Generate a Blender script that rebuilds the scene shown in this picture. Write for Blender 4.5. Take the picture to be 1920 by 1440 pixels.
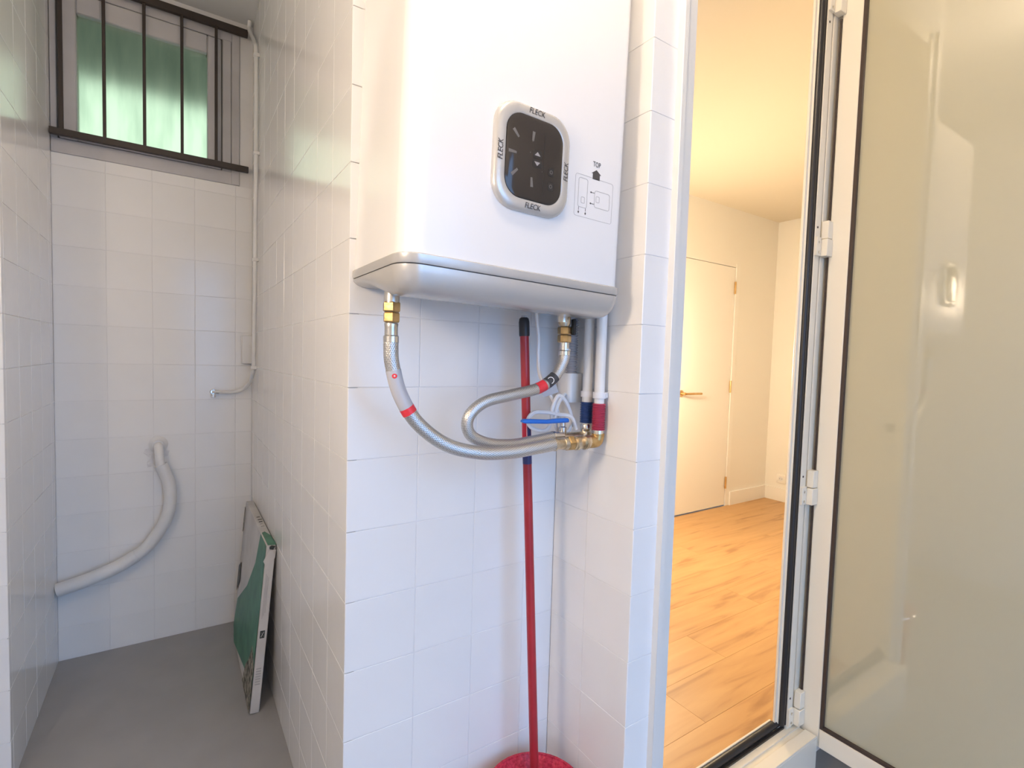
import bpy, bmesh, math, random
from mathutils import Vector, Matrix
random.seed(7)
for o in list(bpy.data.objects):
    bpy.data.objects.remove(o)
SC = bpy.context.scene
COL = SC.collection

# ------------------------------------------------------------------ camera
FPX, PITCH, ROLL, YAW = 953.68, -0.05015, 0.0293, 0.58555
CAM = Vector((0, 0, 1.25))
fwd = Vector((math.sin(YAW) * math.cos(PITCH), math.cos(YAW) * math.cos(PITCH), math.sin(PITCH)))
rgt = Vector((math.cos(YAW), -math.sin(YAW), 0))
upv = rgt.cross(fwd)
r2 = rgt * math.cos(ROLL) + upv * math.sin(ROLL)
u2 = upv * math.cos(ROLL) - rgt * math.sin(ROLL)
cd = bpy.data.cameras.new('camera')
cam = bpy.data.objects.new('camera', cd)
COL.objects.link(cam)
mw = Matrix((r2, u2, -fwd)).transposed().to_4x4()
mw.translation = CAM
cam.matrix_world = mw
cd.sensor_fit = 'HORIZONTAL'
cd.sensor_width = 36.0
cd.lens = FPX / 1920 * 36
cd.clip_start = 0.02
SC.camera = cam

# ------------------------------------------------------------------ light and exposure
SC.view_settings.view_transform = 'Standard'
SC.view_settings.look = 'None'
SC.view_settings.gamma = 1.0
SC.view_settings.use_curve_mapping = False
SC.view_settings.exposure = 0.0
W = bpy.data.worlds.new('sky')
SC.world = W
W.use_nodes = True
bg = W.node_tree.nodes['Background']
bg.inputs[0].default_value = (0.30, 0.55, 1.0, 1)
bg.inputs[1].default_value = 4.8
LAMP_COL, LAMP_E = (1.0, 0.775, 0.54), 112.0        # opal ceiling globe over the camera
ROOM_COL, ROOM_E = (1.0, 0.80, 0.54), 122.0
SIDE_E = 50.0                                      # added wall lamp left of the camera, warms the alcove        # lamp of the inner room

def portal(name, loc, rot, sx, sy):
    l = bpy.data.lights.new(name, 'AREA'); l.shape = 'RECTANGLE'; l.size = sx; l.size_y = sy
    l.cycles.is_portal = True
    o = bpy.data.objects.new(name, l); COL.objects.link(o); o.location = loc; o.rotation_euler = rot
portal('doorway_portal', (0.60, -0.84, 1.05), (math.pi / 2, 0, math.pi), 0.95, 2.1)      # daylight through the yard door
portal('window_portal', (-0.09, 2.72, 2.30), (math.pi / 2, 0, 0), 0.60, 0.60)            # daylight through the high window

# ------------------------------------------------------------------ materials
MATS = {}
def principled(name, col, rough=0.5, metal=0.0, **kw):
    m = bpy.data.materials.new(name); m.use_nodes = True
    b = m.node_tree.nodes['Principled BSDF']
    b.inputs['Base Color'].default_value = (*col, 1)
    b.inputs['Roughness'].default_value = rough
    b.inputs['Metallic'].default_value = metal
    for k, v in kw.items():
        b.inputs[k.replace('_', ' ')].default_value = v
    MATS[name] = m
    return m
def nodes(m):
    return m.node_tree.nodes, m.node_tree.links, m.node_tree.nodes['Principled BSDF']
def add_noise_color(m, scale, c1, c2, coord='Object', detail=4.0, stretch=None, lo=0.35, hi=0.65, rnd=False):
    N, L, b = nodes(m)
    tc = N.new('ShaderNodeTexCoord'); mp = N.new('ShaderNodeMapping'); nz = N.new('ShaderNodeTexNoise'); cr = N.new('ShaderNodeValToRGB')
    L.new(tc.outputs[coord], mp.inputs[0])
    if stretch: mp.inputs['Scale'].default_value = stretch
    nz.inputs['Scale'].default_value = scale; nz.inputs['Detail'].default_value = detail
    L.new(mp.outputs[0], nz.inputs[0]); L.new(nz.outputs[0], cr.inputs[0])
    cr.color_ramp.elements[0].position = lo; cr.color_ramp.elements[1].position = hi
    cr.color_ramp.elements[0].color = (*c1, 1); cr.color_ramp.elements[1].color = (*c2, 1)
    L.new(cr.outputs[0], b.inputs['Base Color'])
    return mp, nz, cr
def add_bump(m, scale, strength, dist=0.002, coord='Object'):
    N, L, b = nodes(m)
    tc = N.new('ShaderNodeTexCoord'); nz = N.new('ShaderNodeTexNoise'); bp = N.new('ShaderNodeBump')
    nz.inputs['Scale'].default_value = scale; nz.inputs['Detail'].default_value = 3
    bp.inputs['Strength'].default_value = strength; bp.inputs['Distance'].default_value = dist
    L.new(tc.outputs[coord], nz.inputs[0]); L.new(nz.outputs[0], bp.inputs['Height']); L.new(bp.outputs[0], b.inputs['Normal'])
def M(n): return MATS[n]

principled('tile', (0.84, 0.835, 0.83), 0.16); add_noise_color(M('tile'), 3.0, (0.86, 0.855, 0.845), (0.89, 0.885, 0.875)); add_bump(M('tile'), 9, 0.10, 0.004)
principled('grout', (0.80, 0.795, 0.79), 0.55); add_noise_color(M('grout'), 6, (0.76, 0.755, 0.75), (0.83, 0.825, 0.82))
principled('paint_white', (0.88, 0.87, 0.85), 0.7); add_bump(M('paint_white'), 60, 0.08)
principled('ceiling_paint', (0.80, 0.80, 0.78), 0.8); add_bump(M('ceiling_paint'), 50, 0.08)
principled('floor_paint', (0.19, 0.19, 0.192), 0.42); add_noise_color(M('floor_paint'), 7, (0.335, 0.33, 0.325), (0.36, 0.355, 0.35)); add_bump(M('floor_paint'), 40, 0.12)
principled('room_wall', (0.86, 0.84, 0.80), 0.75); add_bump(M('room_wall'), 60, 0.06)
principled('room_ceiling', (0.70, 0.64, 0.53), 0.8); add_bump(M('room_ceiling'), 60, 0.06)
principled('room_door', (0.88, 0.86, 0.83), 0.45); add_bump(M('room_door'), 20, 0.03)
principled('brass_warm', (0.70, 0.47, 0.22), 0.3, 1.0); add_noise_color(M('brass_warm'), 30, (0.66, 0.44, 0.20), (0.74, 0.52, 0.27))
principled('nickel', (0.72, 0.70, 0.66), 0.25, 1.0); add_noise_color(M('nickel'), 40, (0.62, 0.60, 0.56), (0.78, 0.76, 0.72))
principled('chrome', (0.85, 0.86, 0.88), 0.08, 1.0)
principled('brass', (0.62, 0.40, 0.15), 0.32, 1.0); add_noise_color(M('brass'), 45, (0.46, 0.31, 0.13), (0.68, 0.49, 0.25)); add_bump(M('brass'), 120, 0.15)
principled('brass_pale', (0.66, 0.55, 0.38), 0.38, 1.0); add_noise_color(M('brass_pale'), 60, (0.50, 0.40, 0.26), (0.78, 0.70, 0.56)); add_bump(M('brass_pale'), 140, 0.3)
principled('heater_white', (0.87, 0.865, 0.865), 0.22); add_bump(M('heater_white'), 4, 0.02)
principled('silver_plastic', (0.60, 0.585, 0.56), 0.27, 0.35); add_bump(M('silver_plastic'), 200, 0.02)
principled('panel_glass', (0.04, 0.034, 0.031), 0.09)
principled('dark_line', (0.10, 0.095, 0.09), 0.5)
principled('ink', (0.07, 0.065, 0.065), 0.5)
principled('ink_soft', (0.42, 0.41, 0.41), 0.5)
principled('panel_mark', (0.16, 0.15, 0.145), 0.4)
principled('panel_button', (0.03, 0.027, 0.026), 0.3)
principled('panel_arrow', (0.38, 0.36, 0.36), 0.4)
principled('alu_white', (0.80, 0.79, 0.76), 0.28); add_bump(M('alu_white'), 150, 0.02)
principled('alu_cream', (0.85, 0.79, 0.66), 0.30); add_bump(M('alu_cream'), 150, 0.02)
principled('gasket', (0.018, 0.017, 0.018), 0.38)
principled('rubber_brown', (0.05, 0.032, 0.026), 0.5)
principled('pvc_frame', (0.55, 0.54, 0.55), 0.45); add_noise_color(M('pvc_frame'), 5, (0.50, 0.49, 0.50), (0.58, 0.57, 0.58))
principled('iron_brown', (0.038, 0.027, 0.022), 0.5); add_bump(M('iron_brown'), 80, 0.2)
principled('pvc_pipe', (0.80, 0.795, 0.785), 0.3); add_noise_color(M('pvc_pipe'), 8, (0.76, 0.755, 0.745), (0.83, 0.825, 0.815))
principled('plaster_smear', (0.80, 0.79, 0.79), 0.9); add_bump(M('plaster_smear'), 60, 0.7, 0.01)
principled('cable_white', (0.86, 0.855, 0.85), 0.4)
principled('grey_conduit', (0.42, 0.41, 0.42), 0.5)
principled('blue_sleeve', (0.018, 0.055, 0.20), 0.4)
principled('red_sleeve', (0.42, 0.035, 0.08), 0.42)
principled('blue_lever', (0.02, 0.17, 0.66), 0.35)
principled('black_plastic', (0.02, 0.019, 0.022), 0.4)
principled('mop_red', (0.38, 0.022, 0.032), 0.33); add_noise_color(M('mop_red'), 12, (0.35, 0.020, 0.03), (0.41, 0.026, 0.036))
principled('label_red', (0.62, 0.02, 0.05), 0.35)
principled('label_blue', (0.03, 0.035, 0.14), 0.35)
principled('label_white', (0.80, 0.80, 0.82), 0.4)
principled('label_bright_red', (0.85, 0.045, 0.06), 0.35)
principled('label_dark', (0.06, 0.06, 0.065), 0.4)
principled('label_clear', (0.55, 0.55, 0.58), 0.25)
principled('bucket_red', (0.46, 0.012, 0.04), 0.35); add_noise_color(M('bucket_red'), 160, (0.36, 0.006, 0.028), (0.58, 0.03, 0.07), detail=2); add_bump(M('bucket_red'), 160, 0.5)
principled('mop_string', (0.50, 0.48, 0.45), 0.9)
principled('card_white', (0.62, 0.60, 0.58), 0.6); add_noise_color(M('card_white'), 9, (0.56, 0.54, 0.52), (0.66, 0.64, 0.62))
principled('card_green', (0.055, 0.20, 0.125), 0.45); add_noise_color(M('card_green'), 14, (0.045, 0.17, 0.11), (0.075, 0.25, 0.16))
principled('card_grime', (0.20, 0.185, 0.15), 0.7); add_noise_color(M('card_grime'), 55, (0.06, 0.06, 0.05), (0.42, 0.38, 0.30), lo=0.42, hi=0.6)
principled('card_dark', (0.035, 0.04, 0.038), 0.5)
principled('cloud_leaf', (0.10, 0.25, 0.06), 0.6); add_noise_color(M('cloud_leaf'), 7, (0.05, 0.14, 0.03), (0.18, 0.38, 0.10))
principled('outside_slab', (0.34, 0.35, 0.33), 0.9); add_bump(M('outside_slab'), 20, 0.3)
principled('outside_ground', (0.30, 0.30, 0.31), 0.85); add_bump(M('outside_ground'), 20, 0.3)

def metal_braid():
    m = principled('braid', (0.60, 0.58, 0.55), 0.33, 0.85)
    N, L, b = nodes(m)
    uv = N.new('ShaderNodeUVMap'); ws = []
    for sx in (26, -26):
        mp = N.new('ShaderNodeMapping'); mp.inputs['Scale'].default_value = (sx, 170, 1)
        wv = N.new('ShaderNodeTexWave'); wv.wave_type = 'BANDS'; wv.bands_direction = 'DIAGONAL'
        wv.inputs['Scale'].default_value = 0.5
        L.new(uv.outputs[0], mp.inputs[0]); L.new(mp.outputs[0], wv.inputs[0]); ws.append(wv)
    mx = N.new('ShaderNodeMath'); mx.operation = 'MAXIMUM'
    L.new(ws[0].outputs['Fac'], mx.inputs[0]); L.new(ws[1].outputs['Fac'], mx.inputs[1])
    cr = N.new('ShaderNodeValToRGB')
    cr.color_ramp.elements[0].color = (0.34, 0.33, 0.31, 1); cr.color_ramp.elements[1].color = (0.72, 0.70, 0.67, 1)
    bp = N.new('ShaderNodeBump'); bp.inputs['Strength'].default_value = 0.35; bp.inputs['Distance'].default_value = 0.001
    L.new(mx.outputs[0], cr.inputs[0]); L.new(cr.outputs[0], b.inputs['Base Color'])
    L.new(mx.outputs[0], bp.inputs['Height']); L.new(bp.outputs[0], b.inputs['Normal'])
metal_braid()

def wood():
    m = principled('oak', (0.6, 0.35, 0.16), 0.42)
    N, L, b = nodes(m)
    tc = N.new('ShaderNodeTexCoord'); oi = N.new('ShaderNodeObjectInfo'); ad = N.new('ShaderNodeVectorMath'); ad.operation = 'ADD'
    sc = N.new('ShaderNodeVectorMath'); sc.operation = 'SCALE'; sc.inputs['Scale'].default_value = 37.0
    cb = N.new('ShaderNodeCombineXYZ')
    for i in range(3): L.new(oi.outputs['Random'], cb.inputs[i])
    L.new(cb.outputs[0], sc.inputs[0]); L.new(tc.outputs['Object'], ad.inputs[0]); L.new(sc.outputs[0], ad.inputs[1])
    mp = N.new('ShaderNodeMapping'); mp.inputs['Scale'].default_value = (1.4, 12, 1)
    L.new(ad.outputs[0], mp.inputs[0])
    n1 = N.new('ShaderNodeTexNoise'); n1.inputs['Scale'].default_value = 1.6; n1.inputs['Detail'].default_value = 6; n1.inputs['Distortion'].default_value = 0.6
    L.new(mp.outputs[0], n1.inputs[0])
    cr = N.new('ShaderNodeValToRGB')
    cr.color_ramp.elements[0].position = 0.28; cr.color_ramp.elements[1].position = 0.66
    cr.color_ramp.elements[0].color = (0.38, 0.20, 0.078, 1); cr.color_ramp.elements[1].color = (0.60, 0.36, 0.155, 1)
    e = cr.color_ramp.elements.new(0.42); e.color = (0.54, 0.31, 0.13, 1)
    L.new(n1.outputs[0], cr.inputs[0])
    hs = N.new('ShaderNodeHueSaturation'); mr = N.new('ShaderNodeMapRange')
    mr.inputs['To Min'].default_value = 0.96; mr.inputs['To Max'].default_value = 1.04
    L.new(oi.outputs['Random'], mr.inputs[0]); L.new(mr.outputs[0], hs.inputs['Value'])
    L.new(cr.outputs[0], hs.inputs['Color']); L.new(hs.outputs[0], b.inputs['Base Color'])
wood()

def frosted_leaf():
    # satin privacy glass: scatters the light, polished face still mirrors the doorway
    m = bpy.data.materials.new('satin_glass'); m.use_nodes = True
    N = m.node_tree.nodes; L = m.node_tree.links
    for n in list(N): N.remove(n)
    out = N.new('ShaderNodeOutputMaterial')
    df = N.new('ShaderNodeBsdfDiffuse'); df.inputs[0].default_value = (0.74, 0.70, 0.50, 1)
    tr = N.new('ShaderNodeBsdfTranslucent'); tr.inputs[0].default_value = (0.66, 0.63, 0.48, 1)
    m1 = N.new('ShaderNodeMixShader'); m1.inputs[0].default_value = 0.35
    L.new(df.outputs[0], m1.inputs[1]); L.new(tr.outputs[0], m1.inputs[2])
    gl = N.new('ShaderNodeBsdfGlossy'); gl.inputs['Roughness'].default_value = 0.04
    fr = N.new('ShaderNodeFresnel'); fr.inputs['IOR'].default_value = 2.25
    m2 = N.new('ShaderNodeMixShader')
    L.new(fr.outputs[0], m2.inputs[0]); L.new(m1.outputs[0], m2.inputs[1]); L.new(gl.outputs[0], m2.inputs[2])
    L.new(m2.outputs[0], out.inputs[0]); MATS['satin_glass'] = m
frosted_leaf()

def frosted_window():
    m = principled('window_film', (0.22, 0.26, 0.17), 0.36, Transmission_Weight=1.0, IOR=1.2)
    N, L, b = nodes(m)
    mp, nz, cr = add_noise_color(m, 3.0, (0.40, 0.32, 0.125), (0.58, 0.44, 0.175), stretch=(7, 1, 1.2), detail=5, lo=0.3, hi=0.62)
frosted_window()

def emitter(name, col, e):
    m = bpy.data.materials.new(name); m.use_nodes = True
    N = m.node_tree.nodes; b = N['Principled BSDF']
    b.inputs['Base Color'].default_value = (0.9, 0.9, 0.9, 1)
    b.inputs['Emission Color'].default_value = (*col, 1)
    b.inputs['Emission Strength'].default_value = e
    MATS[name] = m
emitter('opal_lit', LAMP_COL, LAMP_E)
emitter('room_lit', ROOM_COL, ROOM_E)
emitter('side_lit', LAMP_COL, SIDE_E)

# ------------------------------------------------------------------ builders
def link(name, me, mat, parent=None, loc=None, rot=None):
    o = bpy.data.objects.new(name, me); COL.objects.link(o)
    if mat and not me.materials: me.materials.append(M(mat))
    if parent: o.parent = parent
    if loc is not None: o.location = loc
    if rot is not None: o.rotation_euler = rot
    return o
def finish(name, bm, mat, parent=None, smooth=False, loc=None, rot=None):
    bmesh.ops.recalc_face_normals(bm, faces=bm.faces)
    me = bpy.data.meshes.new(name); bm.to_mesh(me); bm.free()
    if smooth:
        for p in me.polygons: p.use_smooth = True
        try: me.set_sharp_from_angle(angle=math.radians(38))
        except Exception: pass
    return link(name, me, mat, parent, loc, rot)
def bbox(bm, lo, hi, bev=0.0, seg=1):
    r = bmesh.ops.create_cube(bm, size=1.0)
    vs = r['verts']
    for v in vs:
        v.co = Vector([lo[i] + (v.co[i] + 0.5) * (hi[i] - lo[i]) for i in range(3)])
    if bev > 0:
        es = list({e for v in vs for e in v.link_edges})
        bmesh.ops.bevel(bm, geom=es, offset=bev, segments=seg, affect='EDGES', profile=0.5)
def box(name, lo, hi, mat, parent=None, bev=0.0, seg=1):
    bm = bmesh.new(); bbox(bm, lo, hi, bev, seg)
    return finish(name, bm, mat, parent, smooth=bev > 0)
def boxes(name, lst, mat, parent=None, bev=0.0):
    bm = bmesh.new()
    for lo, hi in lst: bbox(bm, lo, hi, bev)
    return finish(name, bm, mat, parent, smooth=bev > 0)
def tag(o, label=None, cat=None, group=None, kind=None):
    if label: o['label'] = label
    if cat: o['category'] = cat
    if group: o['group'] = group
    if kind: o['kind'] = kind
    return o
def empty(name, loc, label, cat, rot=None, kind=None, group=None):
    o = bpy.data.objects.new(name, None); COL.objects.link(o); o.location = loc
    o.empty_display_size = 0.05
    if rot: o.rotation_euler = rot
    return tag(o, label, cat, group, kind)
def spline(pts, n=10):
    P = [Vector(p) for p in pts]; P = [2 * P[0] - P[1]] + P + [2 * P[-1] - P[-2]]
    out = []
    for i in range(1, len(P) - 2):
        for k in range(n):
            t = k / n; a, b, c, d = P[i - 1:i + 3]
            out.append(0.5 * ((2 * b) + (c - a) * t + (2 * a - 5 * b + 4 * c - d) * t * t + (3 * b - a - 3 * c + d) * t ** 3))
    out.append(P[-2]); return out
def sweep(bm, path, rad, seg=14, caps=True):
    path = [Vector(p) for p in path]; n = len(path)
    uvl = bm.loops.layers.uv.verify()
    t0 = (path[1] - path[0]).normalized()
    nrm = t0.orthogonal().normalized(); rings = []; L = 0.0; ls = []
    for i, p in enumerate(path):
        t = (path[min(i + 1, n - 1)] - path[max(i - 1, 0)]).normalized()
        nrm = (nrm - t * nrm.dot(t)).normalized(); bn = t.cross(nrm)
        if i: L += (p - path[i - 1]).length
        ls.append(L)
        r = rad(i, L) if callable(rad) else rad
        rings.append([bm.verts.new(p + (nrm * math.cos(2 * math.pi * k / seg) + bn * math.sin(2 * math.pi * k / seg)) * r) for k in range(seg)])
    for i in range(n - 1):
        for k in range(seg):
            k2 = (k + 1) % seg
            f = bm.faces.new((rings[i][k], rings[i][k2], rings[i + 1][k2], rings[i + 1][k]))
            for lp, (u, v) in zip(f.loops, ((k / seg, ls[i]), ((k + 1) / seg, ls[i]), ((k + 1) / seg, ls[i + 1]), (k / seg, ls[i + 1]))):
                lp[uvl].uv = (u, v)
    if caps:
        bm.faces.new(rings[0][::-1]); bm.faces.new(rings[-1])
def tube(name, pts, rad, mat, parent=None, seg=14, smooth_path=True, n=10):
    bm = bmesh.new(); sweep(bm, spline(pts, n) if smooth_path else pts, rad, seg)
    return finish(name, bm, mat, parent, smooth=True)
def ribbed(name, a, b, r, mat, parent=None, pitch=0.004, amp=0.0012, seg=18):
    a, b = Vector(a), Vector(b); L = (b - a).length; n = max(4, int(L / pitch) * 4)
    bm = bmesh.new(); pts = [a + (b - a) * (i / n) for i in range(n + 1)]
    sweep(bm, pts, lambda i, l: r + amp * (1 if i % 4 in (1, 2) else -1), seg)
    return finish(name, bm, mat, parent, smooth=True)
def lathe(bm, prof, seg=28, axis=(0, 0, 0), caps=True):
    rings = []
    for r, z in prof:
        rings.append([bm.verts.new((axis[0] + r * math.cos(2 * math.pi * k / seg), axis[1] + r * math.sin(2 * math.pi * k / seg), axis[2] + z)) for k in range(seg)])
    for i in range(len(rings) - 1):
        for k in range(seg):
            bm.faces.new((rings[i][k], rings[i][(k + 1) % seg], rings[i + 1][(k + 1) % seg], rings[i + 1][k]))
    if caps:
        bm.faces.new(rings[0][::-1]); bm.faces.new(rings[-1])
def turned(name, prof, loc, mat, parent=None, seg=28, rot=None, caps=True):
    bm = bmesh.new(); lathe(bm, prof, seg, caps=caps)
    return finish(name, bm, mat, parent, True, loc, rot)
def rounded(w, h, r, n=6, corners=(1, 1, 1, 1)):
    # outline of a rounded rectangle, counter-clockwise from the lower left corner; sharp where corners is 0
    pts = []
    for (cx, cy, a0), c in zip(((-w / 2, -h / 2, 180), (w / 2, -h / 2, 270), (w / 2, h / 2, 0), (-w / 2, h / 2, 90)), corners):
        if not c: pts.append((cx, cy)); continue
        ox = cx + (r if cx < 0 else -r); oy = cy + (r if cy < 0 else -r)
        for k in range(n + 1):
            a = math.radians(a0 + 90 * k / n); pts.append((ox + r * math.cos(a), oy + r * math.sin(a)))
    return pts
def loft(bm, rings, cap0=True, cap1=True):
    R = [[bm.verts.new(p) for p in ring] for ring in rings]; n = len(R[0])
    for i in range(len(R) - 1):
        for k in range(n):
            bm.faces.new((R[i][k], R[i][(k + 1) % n], R[i + 1][(k + 1) % n], R[i + 1][k]))
    if cap0: bm.faces.new(R[0][::-1])
    if cap1: bm.faces.new(R[-1])
def text_mesh(s, size, depth=0.0002, shear=0.0, bold=0.0):
    cu = bpy.data.curves.new('lettering', 'FONT'); cu.body = s; cu.size = size; cu.align_x = 'CENTER'; cu.align_y = 'CENTER'
    cu.extrude = depth; cu.shear = shear; cu.offset = bold; cu.resolution_u = 3
    o = bpy.data.objects.new('lettering', cu); COL.objects.link(o)
    dg = bpy.context.evaluated_depsgraph_get()
    me = bpy.data.meshes.new_from_object(o.evaluated_get(dg))
    bpy.data.objects.remove(o)
    return me
def polyplate(name, pts, frame, mat, parent, th=0.0006):
    # thin printed patch: 2-D outline placed by frame(u, v, w)
    bm = bmesh.new(); loft(bm, [[frame(u, v, 0) for u, v in pts], [frame(u, v, th) for u, v in pts]])
    return finish(name, bm, mat, parent)

# ------------------------------------------------------------------ measured planes (metres)
YB = 1.042          # heater wall
XW, XC = 0.292, 0.838   # outer corner of the alcove, niche return
YP = 0.764          # pillar front and door plane
YF, XL = 2.60, -0.389   # far wall and left wall of the alcove
YL = 1.91           # front of the left pier
ZC = 2.68           # ceiling
RB = 0.0010         # tile proud of grout
ROWS = [0.0] + [0.131 + 0.15 * k for k in range(17)] + [ZC]

TILES = {}
def tile_mesh(w, h):
    k = (round(w, 3), round(h, 3))
    if k not in TILES:
        bm = bmesh.new(); bbox(bm, (-w / 2, -h / 2, -0.0035), (w / 2, h / 2, 0.0), 0.0008, 2)
        bmesh.ops.recalc_face_normals(bm, faces=bm.faces)
        me = bpy.data.meshes.new('tile'); bm.to_mesh(me); bm.free(); me.materials.append(M('tile'))
        TILES[k] = me
    return TILES[k]
def tile_wall(wall, org, u, nrm, ub, vb=ROWS, joint=0.0015, skip=None):
    u, nrm = Vector(u), Vector(nrm); v = Vector((0, 0, 1))
    base = Matrix((u, v, nrm)).transposed()
    for i in range(len(ub) - 1):
        for j in range(len(vb) - 1):
            w = ub[i + 1] - ub[i] - joint; h = vb[j + 1] - vb[j] - joint
            if w < 0.006 or h < 0.006: continue
            c = Vector(org) + u * (ub[i] + ub[i + 1]) / 2 + v * (vb[j] + vb[j + 1]) / 2
            if skip and skip(c, w, h): continue
            o = bpy.data.objects.new('tile', tile_mesh(w, h)); COL.objects.link(o)
            jit = Matrix.Rotation(random.gauss(0, 0.0022), 3, 'X') @ Matrix.Rotation(random.gauss(0, 0.0022), 3, 'Y')
            m = (base @ jit).to_4x4(); m.translation = c
            o.matrix_world = m; o.parent = wall
def struct(name, lo, hi, mat, label, cat='wall'):
    return tag(box(name, lo, hi, mat), label, cat, kind='structure')

# ------------------------------------------------------------------ setting
struct('floor', (-0.85, -0.9, -0.1), (2.5, YF + 0.1, 0.0), 'floor_paint', 'grey painted floor of the white tiled utility space', 'floor')
struct('ceiling', (-0.85, -0.9, ZC), (2.5, YF + 0.1, ZC + 0.1), 'ceiling_paint', 'white ceiling above the barred window', 'ceiling')
w_n = struct('wall_niche', (XW + 0.02, YB + RB, 0), (XC + 0.06, YB + 0.12, ZC), 'grout', 'white tiled niche wall behind the water heater')
tile_wall(w_n, (0, YB, 0), (1, 0, 0), (0, -1, 0), [XW, 0.447, 0.594, 0.743, XC])
w_r = struct('wall_return', (XC + RB, YP + 0.004, 0), (0.918, YB, ZC), 'grout', 'white tiled side wall of the niche and the pillar beside the doorway')
tile_wall(w_r, (XC, 0, 0), (0, -1, 0), (-1, 0, 0), [-YB, -0.915, -YP])
w_p = struct('wall_pillar', (XC + 0.004, YP + RB, 0), (0.93, YP + 0.02, ZC), 'grout', 'narrow white tiled pillar front beside the door frame')
tile_wall(w_p, (0, YP, 0), (1, 0, 0), (0, -1, 0), [XC, 0.918])
w_a = struct('wall_alcove_right', (XW + RB, YB + 0.004, 0), (XW + 0.14, YF, ZC), 'grout', 'white tiled right wall of the alcove where the cardboard box leans')
tile_wall(w_a, (XW, 0, 0), (0, -1, 0), (-1, 0, 0), [-YF] + [-(1.183 + 0.15 * k) for k in range(9, -1, -1)] + [-YB])
# far wall with the window opening
WX0, WX1, WZ0, WZ1 = -0.389, 0.241, 1.978, 2.66
w_f = boxes('wall_alcove_back', [((XL, YF + RB, 0), (XW + 0.1, YF + 0.1, WZ0)), ((WX1, YF + RB, WZ0), (XW + 0.1, YF + 0.1, ZC)), ((XL, YF + RB, WZ1), (WX1, YF + 0.1, ZC))], 'grout')
tag(w_f, 'white tiled far wall of the alcove below the barred window', 'wall', kind='structure')
tile_wall(w_f, (0, YF, 0), (1, 0, 0), (0, -1, 0), [XL, -0.228, -0.078, 0.072, 0.226, XW], [z for z in ROWS if z < 1.95] + [WZ0])
w_l = struct('wall_alcove_left', (XL - 0.3, YL + 0.004, 0), (XL - RB, YF + 0.1, ZC), 'grout', 'white tiled left wall of the alcove at the edge of the view')
tile_wall(w_l, (XL, 0, 0), (0, 1, 0), (1, 0, 0), [YL, 1.935, 2.085, 2.235, 2.385, 2.535, YF])
w_q = struct('wall_pier_left', (-0.75, YL + RB, 0), (XL - 0.004, YL + 0.05, ZC), 'grout', 'front of the left tiled pier at the edge of the view')
tile_wall(w_q, (0, YL, 0), (1, 0, 0), (0, -1, 0), [-0.689, -0.539, XL])
struct('wall_left', (-0.85, -0.9, 0), (-0.75, YL + 0.05, ZC), 'paint_white', 'white wall on the left outside the view')
struct('wall_right', (2.4, -0.9, 0), (2.5, YP + 0.1, ZC), 'paint_white', 'white wall behind the open glass door')
boxes_front = boxes('wall_front_right', [((1.72, YP, 0), (2.4, YP + 0.1, ZC)), ((0.93, YP, 2.44), (1.72, YP + 0.1, ZC))], 'paint_white')
tag(boxes_front, 'white wall around the doorway behind the open glass door', 'wall', kind='structure')
tag(boxes('wall_rear', [((-0.75, -0.9, 0), (0.125, -0.8, ZC)), ((1.075, -0.9, 0), (2.4, -0.8, ZC)), ((0.125, -0.9, 2.1), (1.075, -0.8, ZC))], 'paint_white'),
    'white wall with an open yard doorway behind the viewer', 'wall', kind='structure')
# outdoors: yard behind the camera, planting and added shading slab outside the high window
struct('ground', (-9, -12, -0.14), (9, 9, -0.11), 'outside_ground', 'grey ground outside the building', 'ground')
struct('added_shade_slab', (-2.5, 2.71, 2.67), (2.5, 3.60, 2.80), 'outside_slab', 'unseen slab added outside the high window to darken its upper pane', 'slab')  # unseen slab, added so the top of the pane looks darker

# ------------------------------------------------------------------ inner room
FZ, RZ = 0.05, 2.53
RX0, RX1, RY0, RY1 = 0.95, 4.50, YP + 0.10, 2.55
fl = struct('floor_room', (RX0, RY0 - 0.06, 0.0), (RX1, RY1, FZ - 0.004), 'oak', 'oak plank floor of the lit inner room', 'floor')
PW = 0.192
def planks():
    cache = {}
    y = RY0 - 0.06; r = 0
    while y < RY1:
        y2 = min(y + PW, RY1); x = RX0 - (0.0, 0.75, 0.35, 1.05, 0.55)[r % 5]
        while x < RX1:
            a, b = max(x, RX0), min(x + 1.28, RX1)
            if b - a > 0.02:
                k = (round(b - a, 3), round(y2 - y, 3))
                if k not in cache:
                    bm = bmesh.new(); bbox(bm, (-k[0] / 2 + 0.0002, -k[1] / 2 + 0.0002, -0.006), (k[0] / 2 - 0.0002, k[1] / 2 - 0.0002, 0), 0.0006)
                    me = bpy.data.meshes.new('plank'); bm.to_mesh(me); bm.free(); me.materials.append(M('oak')); cache[k] = me
                o = bpy.data.objects.new('plank', cache[k]); COL.objects.link(o)
                o.location = ((a + b) / 2, (y + y2) / 2, FZ); o.parent = fl
            x += 1.28
        y = y2; r += 1
planks()
struct('ceiling_room', (RX0 - 0.1, RY0 - 0.02, RZ), (RX1 + 0.1, RY1 + 0.1, RZ + 0.1), 'room_ceiling', 'cream lit ceiling of the inner room', 'ceiling')
DX0, DX1, DZ1 = 3.16, 3.90, 2.062
wb = boxes('wall_room_back', [((RX0, RY1, 0), (DX0, RY1 + 0.1, RZ)), ((DX1, RY1, 0), (RX1 + 0.1, RY1 + 0.1, RZ)), ((DX0, RY1, DZ1), (DX1, RY1 + 0.1, RZ)), ((DX0, RY1 + 0.05, 0), (DX1, RY1 + 0.1, DZ1))], 'room_wall')
tag(wb, 'cream wall of the inner room holding a flush white door', 'wall', kind='structure')
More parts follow.
